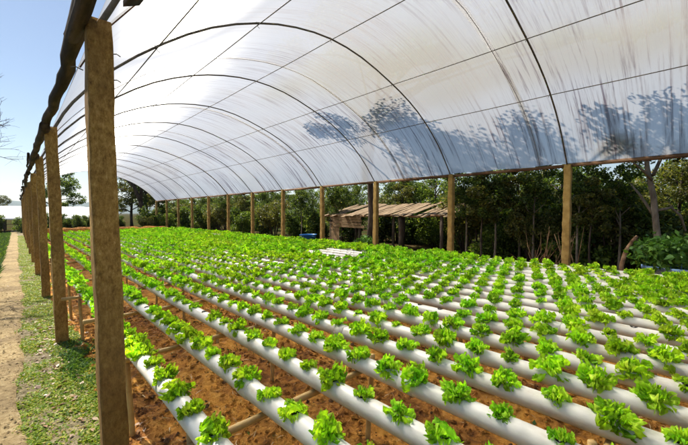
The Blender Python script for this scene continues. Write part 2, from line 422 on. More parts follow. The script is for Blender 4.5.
# ------------------------------------------------------------------ greenhouse
gh = empty('greenhouse', (0.33, 2.12, 0))
tag(gh, 'long tunnel greenhouse with grimy white plastic roof on steel hoops and rough posts', 'greenhouse')
GO = Vector((0.33, 2.12, 0))
ARCH = [(0.30, 0.93), (0.36, 1.06), (0.50, 1.32), (0.89, 1.80), (1.48, 2.32), (2.15, 2.78), (2.93, 3.14), (3.7, 3.36), (4.55, 3.46), (5.45, 3.38), (6.4, 3.12), (7.2, 2.82), (7.9, 2.45), (8.6, 1.93), (9.05, 1.47), (9.33, 1.15)]
def cr(p0, p1, p2, p3, t):
    return 0.5 * ((2 * p1) + (-p0 + p2) * t + (2 * p0 - 5 * p1 + 4 * p2 - p3) * t * t + (-p0 + 3 * p1 - 3 * p2 + p3) * t ** 3)
def arch_curve(sub=4):
    P = [np.array(p) for p in ARCH]; out = []
    for i in range(len(P) - 1):
        a = P[max(0, i - 1)]; d = P[min(len(P) - 1, i + 2)]
        for k in range(sub):
            out.append(cr(a, P[i], P[i + 1], d, k / sub))
    out.append(P[-1])
    return np.array(out)
AC = arch_curve()
ARC_LEN = np.concatenate([[0], np.cumsum(np.hypot(*np.diff(AC, axis=0).T))])
def zarch(x): return CAMZ + float(np.interp(x, AC[:, 0], AC[:, 1]))
D = 2.97
NB = 12
def ly(k): return 2.12 + D * k
def skew(x): return 0.16 * (x - 0.33) / 9.0
rng = random.Random(4)
def post_mesh(w, h, lean, seed, m, name='post', rough=0.006):
    r = random.Random(seed); v = []; f = []
    n = 16
    prof = []
    for k in range(4):
        cx, cy = [(1, 1), (-1, 1), (-1, -1), (1, -1)][k]
        for q in (0.0, 0.33, 0.66, 1.0):
            a = math.pi / 2 * (k + q); b = 0.10 * w
            prof.append((cx * (w / 2 - b) + b * math.cos(a), cy * (w / 2 - b) + b * math.sin(a)))
    zs = [-0.15] + [h * i / 26 for i in range(27)]
    L = len(zs)
    for i, z in enumerate(zs):
        t = z / h
        sc = 1.06 - 0.08 * t
        if i == L - 1: sc *= 0.93
        for (px, py) in prof:
            d = rough * fbm(px * 9 + seed, py * 9, z * 6, 3)
            zz = z + (0.012 * fbm(px * 12, py * 12, seed, 2) if i == L - 1 else 0)
            v.append((px * (sc + d / w * 2) + lean[0] * t + 0.006 * fbm(0, seed, z * 1.5, 2), py * (sc + d / w * 2) + lean[1] * t, zz))
    for i in range(L - 1):
        for k in range(n):
            k2 = (k + 1) % n
            f.append((i * n + k, i * n + k2, (i + 1) * n + k2, (i + 1) * n + k))
    f.append(tuple((L - 1) * n + k for k in range(n)))
    return mesh(name, v, f, m)
for k in range(-1, NB):
    ps = link('post', post_mesh(0.110, 2.46 + rng.uniform(-0.04, 0.04), (-0.055 + rng.uniform(-0.012, 0.012), rng.uniform(-0.02, 0.02)), 10 + k, M['concrete']), gh, Vector((0.355, ly(k), 0)) - GO)
    if k == 0:
        # wooden wedge and short wires on the nearest post
        for z, dx in ((2.30, 0.07), (2.17, 0.07), (2.19, -0.075), (1.62, 0.075)):
            b = MB()
            b.tube([(dx * 0.75 - 0.053, -0.03, z), (dx * 1.15 - 0.053, -0.045, z + 0.004), (dx * 1.4 - 0.053, -0.04, z - 0.002)], 0.0028, 5)
            b.obj('wire_tie', M['steel'], ps)
    link('post', post_mesh(0.15, 2.64, (rng.uniform(-0.02, 0.02), rng.uniform(-0.03, 0.03)), 60 + k, M['rightpost'], rough=0.012), gh, Vector((9.36, ly(k) + 0.16, 0)) - GO)
# left eave: rough logs lapped end to end on the outer face of the posts
for k in range(-1, NB - 1, 1):
    y0 = ly(k) - 0.35; y1 = ly(k + 1) + 0.25
    r = random.Random(90 + k); pts = []; rad = []
    off = 0.0 if k % 2 else 0.035
    for i in range(19):
        t = i / 18
        pts.append((0.212 + off * 0.7 + 0.022 * fbm(k * 3.1, t * 4, 0, 3) + 0.02 * math.sin(t * 3 + k), y0 + (y1 - y0) * t, 2.43 + off + 0.03 * fbm(k * 5.3, t * 3, 4, 3)))
        rad.append(0.043 * (1 - 0.2 * t) * (1 + 0.22 * fbm(k, t * 9, 2, 3)))
    b = MB(); b.tube([Vector(p) - GO for p in pts], rad, 12, wob=0.06, rng=r)
    b.obj('eave_log', M['log'], gh)
    if k >= 2 and k % 2 == 0:
        b = MB(); pts = []
        yy = ly(k) + rng.uniform(-0.3, 0.6); n = 9; zz = rng.uniform(2.49, 2.53)
        for i in range(n):
            pts.append(Vector((0.165 + 0.01 * i / n + 0.006 * rng.uniform(-1, 1), yy + 0.24 * i, zz - 0.004 * i + 0.006 * rng.uniform(-1, 1))) - GO)
        b.tube(pts, [0.022 * (1 - 0.05 * i) for i in range(n)], 7, wob=0.12, rng=r)
        b.obj('lath', M['log'], gh)
# board and rolled hem over the nearest post
b = MB(); b.box(Vector((0.465, 1.80, 2.58)) - GO, (0.075, 0.55, 0.03), 0.05, tilt=(0.5, 0.02))
b.obj('eave_board', M['log'], gh)
# right eave plank, one length per bay
for k in range(-2, NB - 1):
    b = MB(); y0 = ly(k) + 0.16
    b.box(Vector((9.37, y0 + D / 2, 2.60 + 0.008 * (k % 3))) - GO, (0.05, D + 0.05, 0.075 + 0.012 * (k % 2)), 0.0, tilt=(0, 0.003 * ((k % 3) - 1)))
    b.obj('eave_plank', M['plank'], gh)
# hoops
for k in range(-2, NB):
    b = MB()
    pts = [Vector((x, ly(k) + skew(x) + 0.012 * math.sin(x * 1.3 + k), CAMZ + z - 0.032)) - GO for x, z in AC[::2]]
    b.tube(pts, 0.0165, 7)
    b.obj('hoop', M['steel'], gh)
# purlins
for X in (1.40, 2.93, 4.55, 6.5, 7.9):
    b = MB(); pts = []
    for j in range(0, 150):
        y = ly(-2) + (ly(NB - 1) - ly(-2)) * j / 149
        sag = 0.018 * (abs(math.sin(math.pi * (y - 2.12) / D)))
        pts.append(Vector((X, y, zarch(X) - 0.056 - sag * 0.5)) - GO)
    b.tube(pts, 0.0085, 6)
    for k in range(-1, NB):    # wire twists where purlin and hoop cross
        y = ly(k) + skew(X)
        b.tube([Vector((X - 0.03, y - 0.012, zarch(X) - 0.02)) - GO, Vector((X + 0.012, y + 0.022, zarch(X) - 0.075)) - GO, Vector((X + 0.045, y + 0.03, zarch(X) - 0.085)) - GO], 0.004, 4)
    b.obj('purlin', M['steel'], gh)
# film, in sheets that overlap
seams = [-4.6, -1.5, 2.8, 6.9, 11.5, 15.7, 20.0, 24.3, 28.6, 32.4, ly(NB - 1) + 0.2]
for q in range(len(seams) - 1):
    y0, y1 = seams[q], seams[q + 1] + (0.10 if q < len(seams) - 2 else 0)
    ys = np.linspace(y0, y1, 30); lift = 0.004 if q % 2 else 0.012
    v = []; uv = []
    for y in ys:
        for i, (x, z) in enumerate(AC):
            ph = abs(math.sin(math.pi * (y - 2.12 - skew(x)) / D))
            a, c = AC[max(0, i - 1)], AC[min(len(AC) - 1, i + 1)]
            nx, nz = -(c[1] - a[1]), (c[0] - a[0]); l = math.hypot(nx, nz); nx /= l; nz /= l
            s = lift - 0.022 * ph + 0.010 * fbm(x * 1.1, y * 0.9, q, 2)
            s *= min(1.0, (ARC_LEN[i] + 0.1), (ARC_LEN[-1] - ARC_LEN[i] + 0.1))
            wav = 0.03 * fbm(y * 1.7, 3, q, 2) if i == len(AC) - 1 else 0
            v.append((x + nx * s - GO.x, y - GO.y, CAMZ + z + nz * s - wav))
            uv.append((y - y0 + q * 100.0, ARC_LEN[i]))
    n = len(AC); idx = np.arange(len(ys) * n).reshape(len(ys), n)
    f = np.stack([idx[:-1, :-1], idx[:-1, 1:], idx[1:, 1:], idx[1:, :-1]], -1).reshape(-1, 4)
    link('film_sheet', mesh('film_sheet', v, f, M['film'], uv=uv), gh)
# stitched seam cords at the overlaps
for y in seams[2:-1]:
    b = MB(); b.tube([Vector((x, y + 0.05 + 0.02 * math.sin(x * 2), CAMZ + z - 0.02)) - GO for x, z in AC[2::2]], 0.005, 5)
    b.obj('seam_cord', M['plank'], gh)

# ------------------------------------------------------------------ growing pipes
PR, PZ, PX0, PSP, NP = 0.046, 0.62, 0.53, 0.306, 20
Y0, Y1 = -1.5, 20.2
PITCH = 0.2055
def px_(i): return PX0 + PSP * i
def gap(x, y):
    return (4.5 < x < 5.45 and 4.75 < y < 6.3) or (5.25 < x < 6.0 and 12.2 < y < 15)
plants = []
for i in range(NP):
    X = px_(i); r = random.Random(300 + i)
    root = empty('growing_pipe', (X, Y0, PZ))
    side = ordinal(i)
    tag(root, 'white plastic growing pipe with lettuce holes, %s pipe counted from the left posts' % side, 'pipe', 'white hydroponic pipes of the lettuce bed')
    b = MB(); pts = []
    wob = [0.006 * fbm(i * 3.3, j * 0.9, 0, 2) for j in range(60)]
    wz = [0.008 * fbm(i * 7.7, j * 0.8, 3, 2) for j in range(60)]
    ns = 40
    def cen(y):
        t = (y - Y0) / (Y1 - Y0) * 38
        j = int(t); fr = t - j
        return X + wob[j] * (1 - fr) + wob[j + 1] * fr, PZ + wz[j] * (1 - fr) + wz[j + 1] * fr
    for j in range(ns):
        y = Y0 + (Y1 - Y0) * j / (ns - 1)
        cx, cz = cen(y); pts.append((cx - X, y - Y0, cz - PZ))
    b.tube(pts, PR, 20)
    # plant holes
    y = Y0 + 0.12 + (PITCH / 2) * (i % 2) - 0.6 * (0.0)
    k0 = math.ceil((Y0 + 0.1) / PITCH - 0.5 * (i % 2)); k = k0
    while True:
        y = (k + 0.5 * (i % 2)) * PITCH + 0.05
        k += 1
        if y > Y1 - 0.12: break
        cx, cz = cen(y)
        hv = [(cx - X, y - Y0, cz - PZ + PR + 0.001)]
        for a in range(12):
            dx, dy = 0.024 * math.cos(a * math.pi / 6), 0.024 * math.sin(a * math.pi / 6)
            hv.append((cx - X + dx, y - Y0 + dy, cz - PZ + math.sqrt(PR * PR - dx * dx) + 0.0015))
        b.add(hv, [(0, a + 1, (a + 1) % 12 + 1) for a in range(12)], 1)
        if not gap(cx, y) and r.random() > 0.035:
            plants.append((i, cx, y + r.uniform(-0.012, 0.012), cz + PR - 0.012))
    b.obj('tube', [M['pvc'], M['hole']], root)
    # couplings
    yc = 0.75 + (i * 0.83) % 2.2
    while yc < 9:
        cx, cz = cen(yc); bb = MB()
        bb.tube([(cx - X, yc - 0.045 - Y0, cz - PZ), (cx - X, yc - 0.042 - Y0, cz - PZ), (cx - X, yc + 0.042 - Y0, cz - PZ), (cx - X, yc + 0.045 - Y0, cz - PZ)], [PR + 0.0005, PR + 0.0035, PR + 0.0035, PR + 0.0005], 20)
        bb.obj('coupling', M['pvc'], root)
        yc += 3.0

# ------------------------------------------------------------------ bamboo trestles under the pipes
tr = 0
for k in range(-1, 18):
    Y = 0.26 + 1.15 * k
    root = empty('trestle', (0.44, Y, 0))
    where = 'standing behind the camera' if Y < -0.2 else '%s trestle counted from the near edge' % ordinal(tr)
    if Y > -0.2: tr += 1
    tag(root, 'bamboo trestle carrying the white pipes across the bed, ' + where, 'trestle', 'bamboo trestles under the pipes')
    r = random.Random(500 + k); b = MB()
    zc = PZ - PR - 0.018
    pts = []; rad = []
    n = 34; tip = 0.40 if k != 4 else 0.34
    for j in range(n):
        x = tip + (6.5 - tip) * j / (n - 1)
        pts.append((x - 0.44, 0.012 * fbm(x, k * 3, 0, 2), zc + 0.006 * fbm(x * 0.9, k, 1, 2))); rad.append(0.0165 * (1.0 + (0.14 if j % 4 == 0 else 0)))
    b.tube(pts, rad, 9); b.obj('crossbar', M['bamboo'], root)
    for q, x in enumerate((0.50, 1.62, 2.75, 3.9, 5.05, 6.2)):
        b = MB(); lx, lyy = r.uniform(-0.04, 0.04), r.uniform(-0.05, 0.05)
        if q == 0: lx = 0.03
        pts = [(x - 0.44 + lx * (1 - t), 0.034 + lyy * (1 - t), -0.06 + (zc + 0.06 + 0.05) * t) for t in (0, 0.2, 0.4, 0.6, 0.8, 1)]
        b.tube(pts, [0.019, 0.017, 0.018, 0.0165, 0.017, 0.016], 8); b.obj('stake', M['bamboo'], root)

# ------------------------------------------------------------------ lettuces
def lettuce(seed, rings, nl, nw):
    r = random.Random(seed); V = []; F = []
    for (cnt, el, L, Wd) in rings:
        ph0 = r.uniform(0, 6.28)
        for q in range(cnt):
            ph = ph0 + 6.283 * q / cnt + r.uniform(-0.25, 0.25)
            e0 = R(el + r.uniform(-15, 15)); l = L * r.uniform(0.68, 1.2); w = Wd * r.uniform(0.85, 1.15)
            curl = r.uniform(0.7, 1.25); fr = r.uniform(0.8, 1.3); p1, p2, p3 = [r.uniform(0, 6.28) for _ in range(3)]
            base = len(V); rr, zz = 0.006, 0.0
            for a in range(nl + 1):
                s = a / nl
                e = e0 - curl * 0.85 * s * s
                if a:
                    rr += l / nl * math.cos(e); zz += l / nl * math.sin(e)
                wid = w * (0.20 + 0.80 * min(1, s * 1.25) ** 0.9) * (1 - 0.35 * max(0, (s - 0.8) / 0.2) ** 2)
                for c in range(nw + 1):
                    t = 2 * c / nw - 1
                    edge = max(abs(t) ** 1.5, (s ** 3))
                    frill = fr * 0.021 * edge * s * (math.sin(t * 6.5 + s * 8 + p1) * 0.8 + math.sin(t * 11 - s * 9 + p2) * 0.6)
                    lx = rr - 0.012 * t * t * s + (0.015 * math.sin(t * 10 + p3) * s * s * fr) + frill * -math.sin(e) * 0.9
                    lz = zz + 0.018 * t * t * s * (1 if el > 35 else 0.4) + frill * math.cos(e)
                    lyy = t * wid * 0.5 * (1 + 0.30 * abs(t) * math.sin(s * 15 + p2) * (0.3 + s * 0.7))
                    j = 0.0012 * edge * s
                    lx += r.uniform(-j, j); lz += r.uniform(-j, j) * 1.3; lyy += r.uniform(-j, j)
                    V.append((lx * math.cos(ph) - lyy * math.sin(ph), lx * math.sin(ph) + lyy * math.cos(ph), lz))
            for a in range(nl):
                for c in range(nw):
                    i0 = base + a * (nw + 1) + c
                    F.append((i0, i0 + 1, i0 + nw + 2, i0 + nw + 1))
    return np.array(V, dtype=np.float32), np.array(F, dtype=np.int32)
def rings_for(seed, low=False):
    r = random.Random(seed * 7 + 1); k = r.uniform(0.9, 1.12)
    if low: return [(6, 22, 0.095 * k, 0.082), (6, 46, 0.092 * k, 0.076), (4, 72, 0.08, 0.06)]
    return [(r.choice((3, 5, 6)), 14, 0.084 * k, 0.066), (r.choice((4, 6, 7)), 34, 0.094 * k, 0.066), (r.choice((5, 6)), 54, 0.092, 0.060), (r.choice((3, 4)), 74, 0.074, 0.05)]
protos = []
for s in range(12):
    V, F = lettuce(700 + s, rings_for(s), 10, 14)
    protos.append(mesh('lettuce', V, F, M['lettuce']))
lows = [lettuce(800 + s, rings_for(s, True), 4, 6) for s in range(10)]
def size(x, y):
    s = 0.76 + 0.12 * fbm(x * 0.5, y * 0.5, 9, 2)
    s += 0.24 * min(1, max(0, (y - 2.2) / 2.0)) * min(1, max(0, (x - 2.6) / 1.2))
    s += 0.06 * min(1, max(0, (y - 4.5) / 3))
    s -= 0.10 * min(1, max(0, (x - 2.9) / 0.6)) * min(1, max(0, (2.7 - y) / 0.5))
    s += 0.17 * min(1, max(0, (x - 3.3) / 1.8))
    s += 0.22 * math.exp(-((x - 4.6) / 1.3) ** 2 - ((y - 0.3) / 0.45) ** 2)
    return s
pr = random.Random(77); cand = []
for (i, x, y, z) in plants:
    s = size(x, y) * pr.uniform(0.74, 1.18)
    if pr.random() < 0.05: s *= 0.7
    u, v, d = project(x, y, z + 0.06)
    m = 345 * 0.085 * s / max(d, 0.05)
    inside = (-m < u < 688 + m) and (-m < v < 445 + m) and d > 0.3
    cand.append((s / max(d, 0.05) if inside else -1, i, x, y, z, s, pr.uniform(0, 6.28), u, v))
order = sorted(cand, key=lambda c: -c[0])
near = order[:300]; far = [c for c in order[300:] if c[2] > 0 and c[3] > -1.2]
# number the near plants along their pipe, starting at the near edge of the picture
cnt = {}
for c in sorted(near, key=lambda c: (c[1], c[3])):
    i = c[1]; k = cnt.get(i, 0); cnt[i] = k + 1
    o = link('lettuce', protos[pr.randrange(len(protos))], None, (c[2], c[3], c[4]))
    o.rotation_euler = (pr.uniform(-0.32, 0.32), pr.uniform(-0.32, 0.32), c[6])
    o.scale = (c[5] * pr.uniform(0.92, 1.08), c[5], c[5] * pr.uniform(0.88, 1.15))
    tag(o, 'frilly green lettuce, %s from the picture edge on the %s white pipe from the posts' % (ordinal(k), ordinal(i)), 'lettuce', 'lettuces growing in the white pipes')
VV = []; FF = []; off = 0
for c in far:
    V, F = lows[pr.randrange(len(lows))]
    ca, sa = math.cos(c[6]), math.sin(c[6])
    sc = c[5] * 1.04
    P = np.empty_like(V)
    P[:, 0] = (V[:, 0] * ca - V[:, 1] * sa) * sc + c[2]
    P[:, 1] = (V[:, 0] * sa + V[:, 1] * ca) * sc + c[3]
    P[:, 2] = V[:, 2] * sc * pr.uniform(0.85, 1.15) + c[4]
    VV.append(P); FF.append(F + off); off += len(V)
o = link('lettuce_field', mesh('lettuce_field', np.concatenate(VV), np.concatenate(FF), M['lettuce']))
tag(o, 'dense field of bright green lettuces filling the farther pipes of the bed', 'lettuces', kind='stuff')

# ------------------------------------------------------------------ leaf clouds
def leaf_quads(C, nrm, L, Wd, rs):
    """rhombic folded leaves: C centres (n,3), nrm preferred normals, L lengths"""
    n = len(C)
    a = rs.normal(size=(n, 3)); a /= np.linalg.norm(a, axis=1)[:, None]
    nn = nrm + 0.75 * rs.normal(size=(n, 3)); nn /= np.linalg.norm(nn, axis=1)[:, None]
    a -= nn * np.sum(a * nn, axis=1)[:, None]; a /= np.linalg.norm(a, axis=1)[:, None] + 1e-9
    b = np.cross(nn, a)
    L = L[:, None]; Wd = Wd[:, None]
    v = np.stack([C - a * L * 0.5, C + b * Wd * 0.5 + a * L * 0.05 + nn * Wd * 0.12, C + a * L * 0.5 - nn * L * 0.10, C - b * Wd * 0.5 + a * L * 0.05 + nn * Wd * 0.12], 1).reshape(-1, 3)
    f = np.arange(n * 4, dtype=np.int32).reshape(-1, 4)
    return v, f
def cloud(blobs, n, ls, seed, shell=0.55):
    rs = np.random.RandomState(seed)
    w = np.array([b[3] ** 2 * (b[4] if len(b) > 4 else 1) for b in blobs], dtype=float); w /= w.sum()
    pick = rs.choice(len(blobs), size=n, p=w)
    B = np.array([[b[0], b[1], b[2], b[3], (b[4] if len(b) > 4 else 1.0)] for b in blobs])[pick]
    d = rs.normal(size=(n, 3)); d /= np.linalg.norm(d, axis=1)[:, None]
    # clumped directions give an uneven outline
    cl = rs.normal(size=(len(blobs) * 14, 3)); cl /= np.linalg.norm(cl, axis=1)[:, None]
    pk = cl[pick * 14 + rs.randint(0, 14, n)]
    d = d * 0.52 + pk; d /= np.linalg.norm(d, axis=1)[:, None]
    rad = (shell + (1.12 - shell) * rs.rand(n) ** 0.7)
    C = B[:, :3] + d * (rad * B[:, 3])[:, None] * np.stack([np.ones(n), np.ones(n), B[:, 4]], 1)
    nr = d * 0.6 + np.array([0, 0, 0.55])
    L = ls * rs.uniform(0.6, 1.35, n); Wd = L * rs.uniform(0.42, 0.62, n)
    return leaf_quads(C, nr, L, Wd, rs)

def tree_kind(kind, h, seed):
    """returns trunk mesh, crown mesh for a tree of height h standing at the origin"""
    r = random.Random(seed); b = MB()
    lean = (r.uniform(-0.5, 0.5), r.uniform(-0.5, 0.5))
    n = 9; fork = {'tall': 0.42, 'broad': 0.30, 'slim': 0.5}[kind]
    top = 0.92 * h
    def tp(t): return Vector((lean[0] * t * t * h * 0.15 + 0.10 * math.sin(t * 5 + seed), lean[1] * t * t * h * 0.15 + 0.08 * math.sin(t * 4 + seed * 2), t * top))
    r0 = {'tall': 0.022, 'broad': 0.026, 'slim': 0.013}[kind] * h
    b.tube([tp(i / n) - Vector((0, 0, 0.15 if i == 0 else 0)) for i in range(n + 1)], [r0 * (1.25 if i == 0 else 1) * (1 - 0.85 * i / n) for i in range(n + 1)], 9, wob=0.08, rng=r)
    blobs = []
    nb = {'tall': 13, 'broad': 15, 'slim': 8}[kind]
    spread = {'tall': 0.23, 'broad': 0.33, 'slim': 0.14}[kind] * h
    for k in range(nb):
        t = fork + (1 - fork) * (k + 0.5) / nb
        a = 2.4 * k + r.uniform(-0.5, 0.5)
        rr = spread * (1.05 - 0.65 * abs((t - fork) / (1 - fork) - 0.35)) * r.uniform(0.6, 1.1)
        p0 = tp(t * 0.86); p2 = tp(t) + Vector((math.cos(a) * rr, math.sin(a) * rr, r.uniform(0.02, 0.12) * h * 0.6))
        p1 = (p0 + p2) / 2 + Vector((r.uniform(-1, 1), r.uniform(-1, 1), r.uniform(0, 1))) * 0.04 * h
        b.tube([p0, p1, p2], [r0 * 0.42 * (1.1 - t * 0.5), r0 * 0.28, r0 * 0.10], 6)
        for q in range(3):
            e = p2 + Vector((r.uniform(-1, 1), r.uniform(-1, 1), r.uniform(-0.4, 0.8))) * 0.09 * h
            b.tube([p1.lerp(p2, 0.5), e], [r0 * 0.12, r0 * 0.04], 4)
        blobs.append((p2.x, p2.y, p2.z, r.uniform(0.085, 0.15) * h * (1.0 if kind != 'slim' else 0.75), r.uniform(0.6, 0.85)))
    return b, blobs
TREES = {}
for key, kind, h, n, ls, lm, bm, seed in (
        ('tall', 'tall', 8.5, 9000, 0.20, 'leaf_dark', 'bark', 11), ('tallb', 'tall', 9.5, 9000, 0.19, 'leaf_mid', 'palebark', 12),
        ('broad', 'broad', 7.0, 9500, 0.19, 'leaf_olive', 'bark', 13), ('broadb', 'broad', 6.2, 9500, 0.18, 'leaf_mid', 'bark', 14),
        ('slim', 'slim', 7.0, 4500, 0.17, 'leaf_dark', 'palebark', 15), ('slimb', 'slim', 6.0, 4200, 0.16, 'leaf_olive', 'bark', 16),
        ('broadc', 'broad', 7.2, 10000, 0.17, 'leaf_dark', 'bark', 17)):
    tb, blobs = tree_kind(kind, h, seed)
    tm = mesh('trunk', tb.v, tb.f, M[bm])
    v, f = cloud(blobs, n, ls, seed)
    TREES[key] = (tm, mesh('crown', v, f, M[lm], False))
def place_tree(key, x, y, sc, rz, label, group='trees along the right side'):
    root = empty('tree', (x, y, 0), rz); root.scale = (sc, sc, sc)
    tag(root, label, 'tree', group)
    link('trunk', TREES[key][0], root); link('crown', TREES[key][1], root)
    return root
def shrub_kind(seed, n, ls, lm, hh):
    r = random.Random(seed); blobs = []; b = MB()
    for k in range(9):
        a = 2.4 * k; rr = r.uniform(0.1, 0.62)
        p = Vector((math.cos(a) * rr, math.sin(a) * rr, hh * r.uniform(0.25, 0.9)))
        b.tube([(0.05 * math.cos(a), 0.05 * math.sin(a), -0.05), p * 0.55, p], [0.02, 0.014, 0.006], 5)
        blobs.append((p.x, p.y, p.z, r.uniform(0.25, 0.42), r.uniform(0.7, 1.0)))
    v, f = cloud(blobs, n, ls, seed, 0.35)
    return mesh('stems', b.v, b.f, M['bark']), mesh('foliage', v, f, M[lm], False)
SHRUBS = {'dark': shrub_kind(31, 5600, 0.085, 'leaf_dark', 1.3), 'mid': shrub_kind(32, 5600, 0.08, 'leaf_mid', 1.1), 'olive': shrub_kind(33, 5200, 0.075, 'leaf_olive', 1.5), 'lush': shrub_kind(34, 2600, 0.11, 'leaf_lush', 0.9)}
def place_shrub(key, x, y, sc, rz, label, group='shrubs along the right side'):
    root = empty('shrub', (x, y, 0), rz); root.scale = (sc, sc, sc * 1.05)
    tag(root, label, 'shrub', group)
    link('stems', SHRUBS[key][0], root); link('foliage', SHRUBS[key][1], root)

# trees behind the right-hand posts. (kind, picture column, distance X, scale, what it is)
def where(px):
    cols = []
    for k in range(0, 10):
        cols.append(project(9.36, ly(k) + 0.16, 1.5)[0])
    if px > cols[0]: return 'right of the nearest right-hand post'
    for k in range(9):
        if cols[k] >= px > cols[k + 1]:
            return 'between the %s and %s right-hand posts' % (ORD[k] if k else 'nearest', ORD[k + 1])
    return 'beyond the farthest right-hand posts'
KH = {'tall': 8.9, 'tallb': 9.9, 'broad': 7.4, 'broadb': 6.6, 'slim': 7.3, 'slimb': 6.3, 'broadc': 7.6}
LOOK = {'tall': 'tall dark leafy tree', 'tallb': 'tall pale-trunked tree', 'broad': 'broad olive-green tree', 'broadb': 'low spreading green tree', 'slim': 'slim pale-stemmed dark tree', 'slimb': 'thin olive-leaved tree', 'broadc': 'wide dark-crowned tree'}
tl = [('broad', 678, 13.5, 0.86), ('broadb', 640, 15.5, 0.95), ('slim', 620, 11.0, 0.62), ('slimb', 593, 10.5, 0.6), ('slim', 577, 10.6, 0.6), ('slim', 468, 10.8, 0.7), ('slimb', 484, 10.4, 0.7), ('slim', 533, 10.5, 0.66), ('broadb', 560, 13.2, 0.78), ('slimb', 520, 10.7, 0.8), ('broad', 535, 16.5, 0.75),
      ('tallb', 492, 13.5, 0.75), ('broadb', 470, 15.5, 0.95), ('slim', 497, 10.6, 0.85),
      ('broadb', 438, 16.0, 1.0), ('tall', 400, 15.0, 0.95), ('broad', 415, 18.5, 0.85), ('slimb', 402, 12.9, 0.85),
      ('broadc', 352, 16.0, 1.1), ('tall', 343, 12.6, 0.95), ('slim', 338, 11.0, 0.9),
      ('tallb', 312, 14.0, 0.9), ('slim', 302, 10.8, 1.0), ('broadc', 296, 17.0, 1.1),
      ('tall', 272, 13.0, 0.9), ('broadb', 262, 15.5, 1.1), ('slimb', 246, 12.2, 1.0), ('tall', 243, 14.5, 0.9),
      ('broad', 226, 14.0, 1.0), ('slim', 222, 11.0, 1.0), ('tall', 208, 13.0, 1.0), ('broadb', 196, 14.5, 1.1), ('tallb', 184, 12.5, 0.95), ('broadc', 176, 16.0, 1.1)]
seen = {}
tr_ = random.Random(9)
ll = []
for (k, px, X, sc) in tl:
    base = LOOK[k] + ' ' + where(px); ll.append(base)
for n_, (k, px, X, sc) in enumerate(tl):
    lab = ll[n_]
    if ll.count(lab) > 1:
        xs = sorted([tl[q][1] for q in range(len(tl)) if ll[q] == lab])
        lab += ', the %s one' % ('left' if px == xs[0] else 'right')
    place_tree(k, X, plan(px, X), min(sc * 0.66, ((1.72 if px < 600 else 1.5) + 0.123 * X) / KH[k]), tr_.uniform(0, 6.28), lab)
# the tree that overhangs the roof and throws its shadow on the film
def big_tree():
    root = empty('tree', (10.2, 9.25, 0))
    tag(root, 'tall dark trunk just left of the third right-hand post, its crown reaching over the roof', 'tree', 'trees along the right side')
    b = MB(); r = random.Random(5)
    tk = [(0, 0, -0.2), (0.05, -0.05, 1.5), (-0.03, 0.0, 3.2), (-0.1, -0.3, 4.8), (-0.3, -0.7, 6.2), (-0.6, -1.0, 7.4)]
    b.tube(tk, [0.17, 0.125, 0.115, 0.10, 0.08, 0.03], 10, wob=0.07, rng=r)
    ends = [(-2.9, -0.8, 7.2, 1.15), (-3.6, 1.6, 6.9, 0.7), (-2.0, 0.6, 8.0, 1.3), (-1.9, -2.2, 7.4, 1.05), (-0.6, -2.9, 7.0, 1.1), (-0.3, -0.6, 8.3, 1.3), (0.4, 1.0, 7.8, 1.2), (-0.9, -4.4, 6.7, 0.9), (-2.3, -3.5, 6.6, 0.65), (0.2, -4.6, 6.6, 1.0), (-0.6, -5.8, 6.3, 0.8), (0.8, -2.0, 7.4, 1.2), (-3.1, 0.3, 7.5, 0.8), (-0.1, -6.9, 6.0, 0.75), (-0.7, -7.4, 5.9, 0.45), (0.1, -8.0, 5.8, 0.7), (0.0, -8.9, 5.6, 0.55), (0.5, -9.8, 5.5, 0.6), (-2.0, -5.9, 5.6, 0.6), (-2.0, -6.8, 5.3, 0.55), (-2.0, -7.6, 5.2, 0.5), (-1.9, -8.5, 5.1, 0.45), (-3.5, 2.4, 7.0, 0.55), (-2.1, -5.2, 5.9, 0.5)]
    bl = []
    for (x, y, z, rr) in ends:
        x += 0.35; y -= 1.05
        p0 = Vector(tk[3]).lerp(Vector(tk[5]), r.random() * 0.9); p2 = Vector((x, y, z))
        b.tube([p0, p0.lerp(p2, 0.5) + Vector((0, 0, 0.25)), p2], [0.05, 0.035, 0.012], 6)
        bl.append((x, y, z, rr, 0.6))
    link('trunk', mesh('trunk', b.v, b.f, M['bark']), root)
    v, f = cloud(bl, 48000, 0.095, 51, 0.15)
    link('crown', mesh('crown', v, f, M['leaf_dark'], False), root)
big_tree()
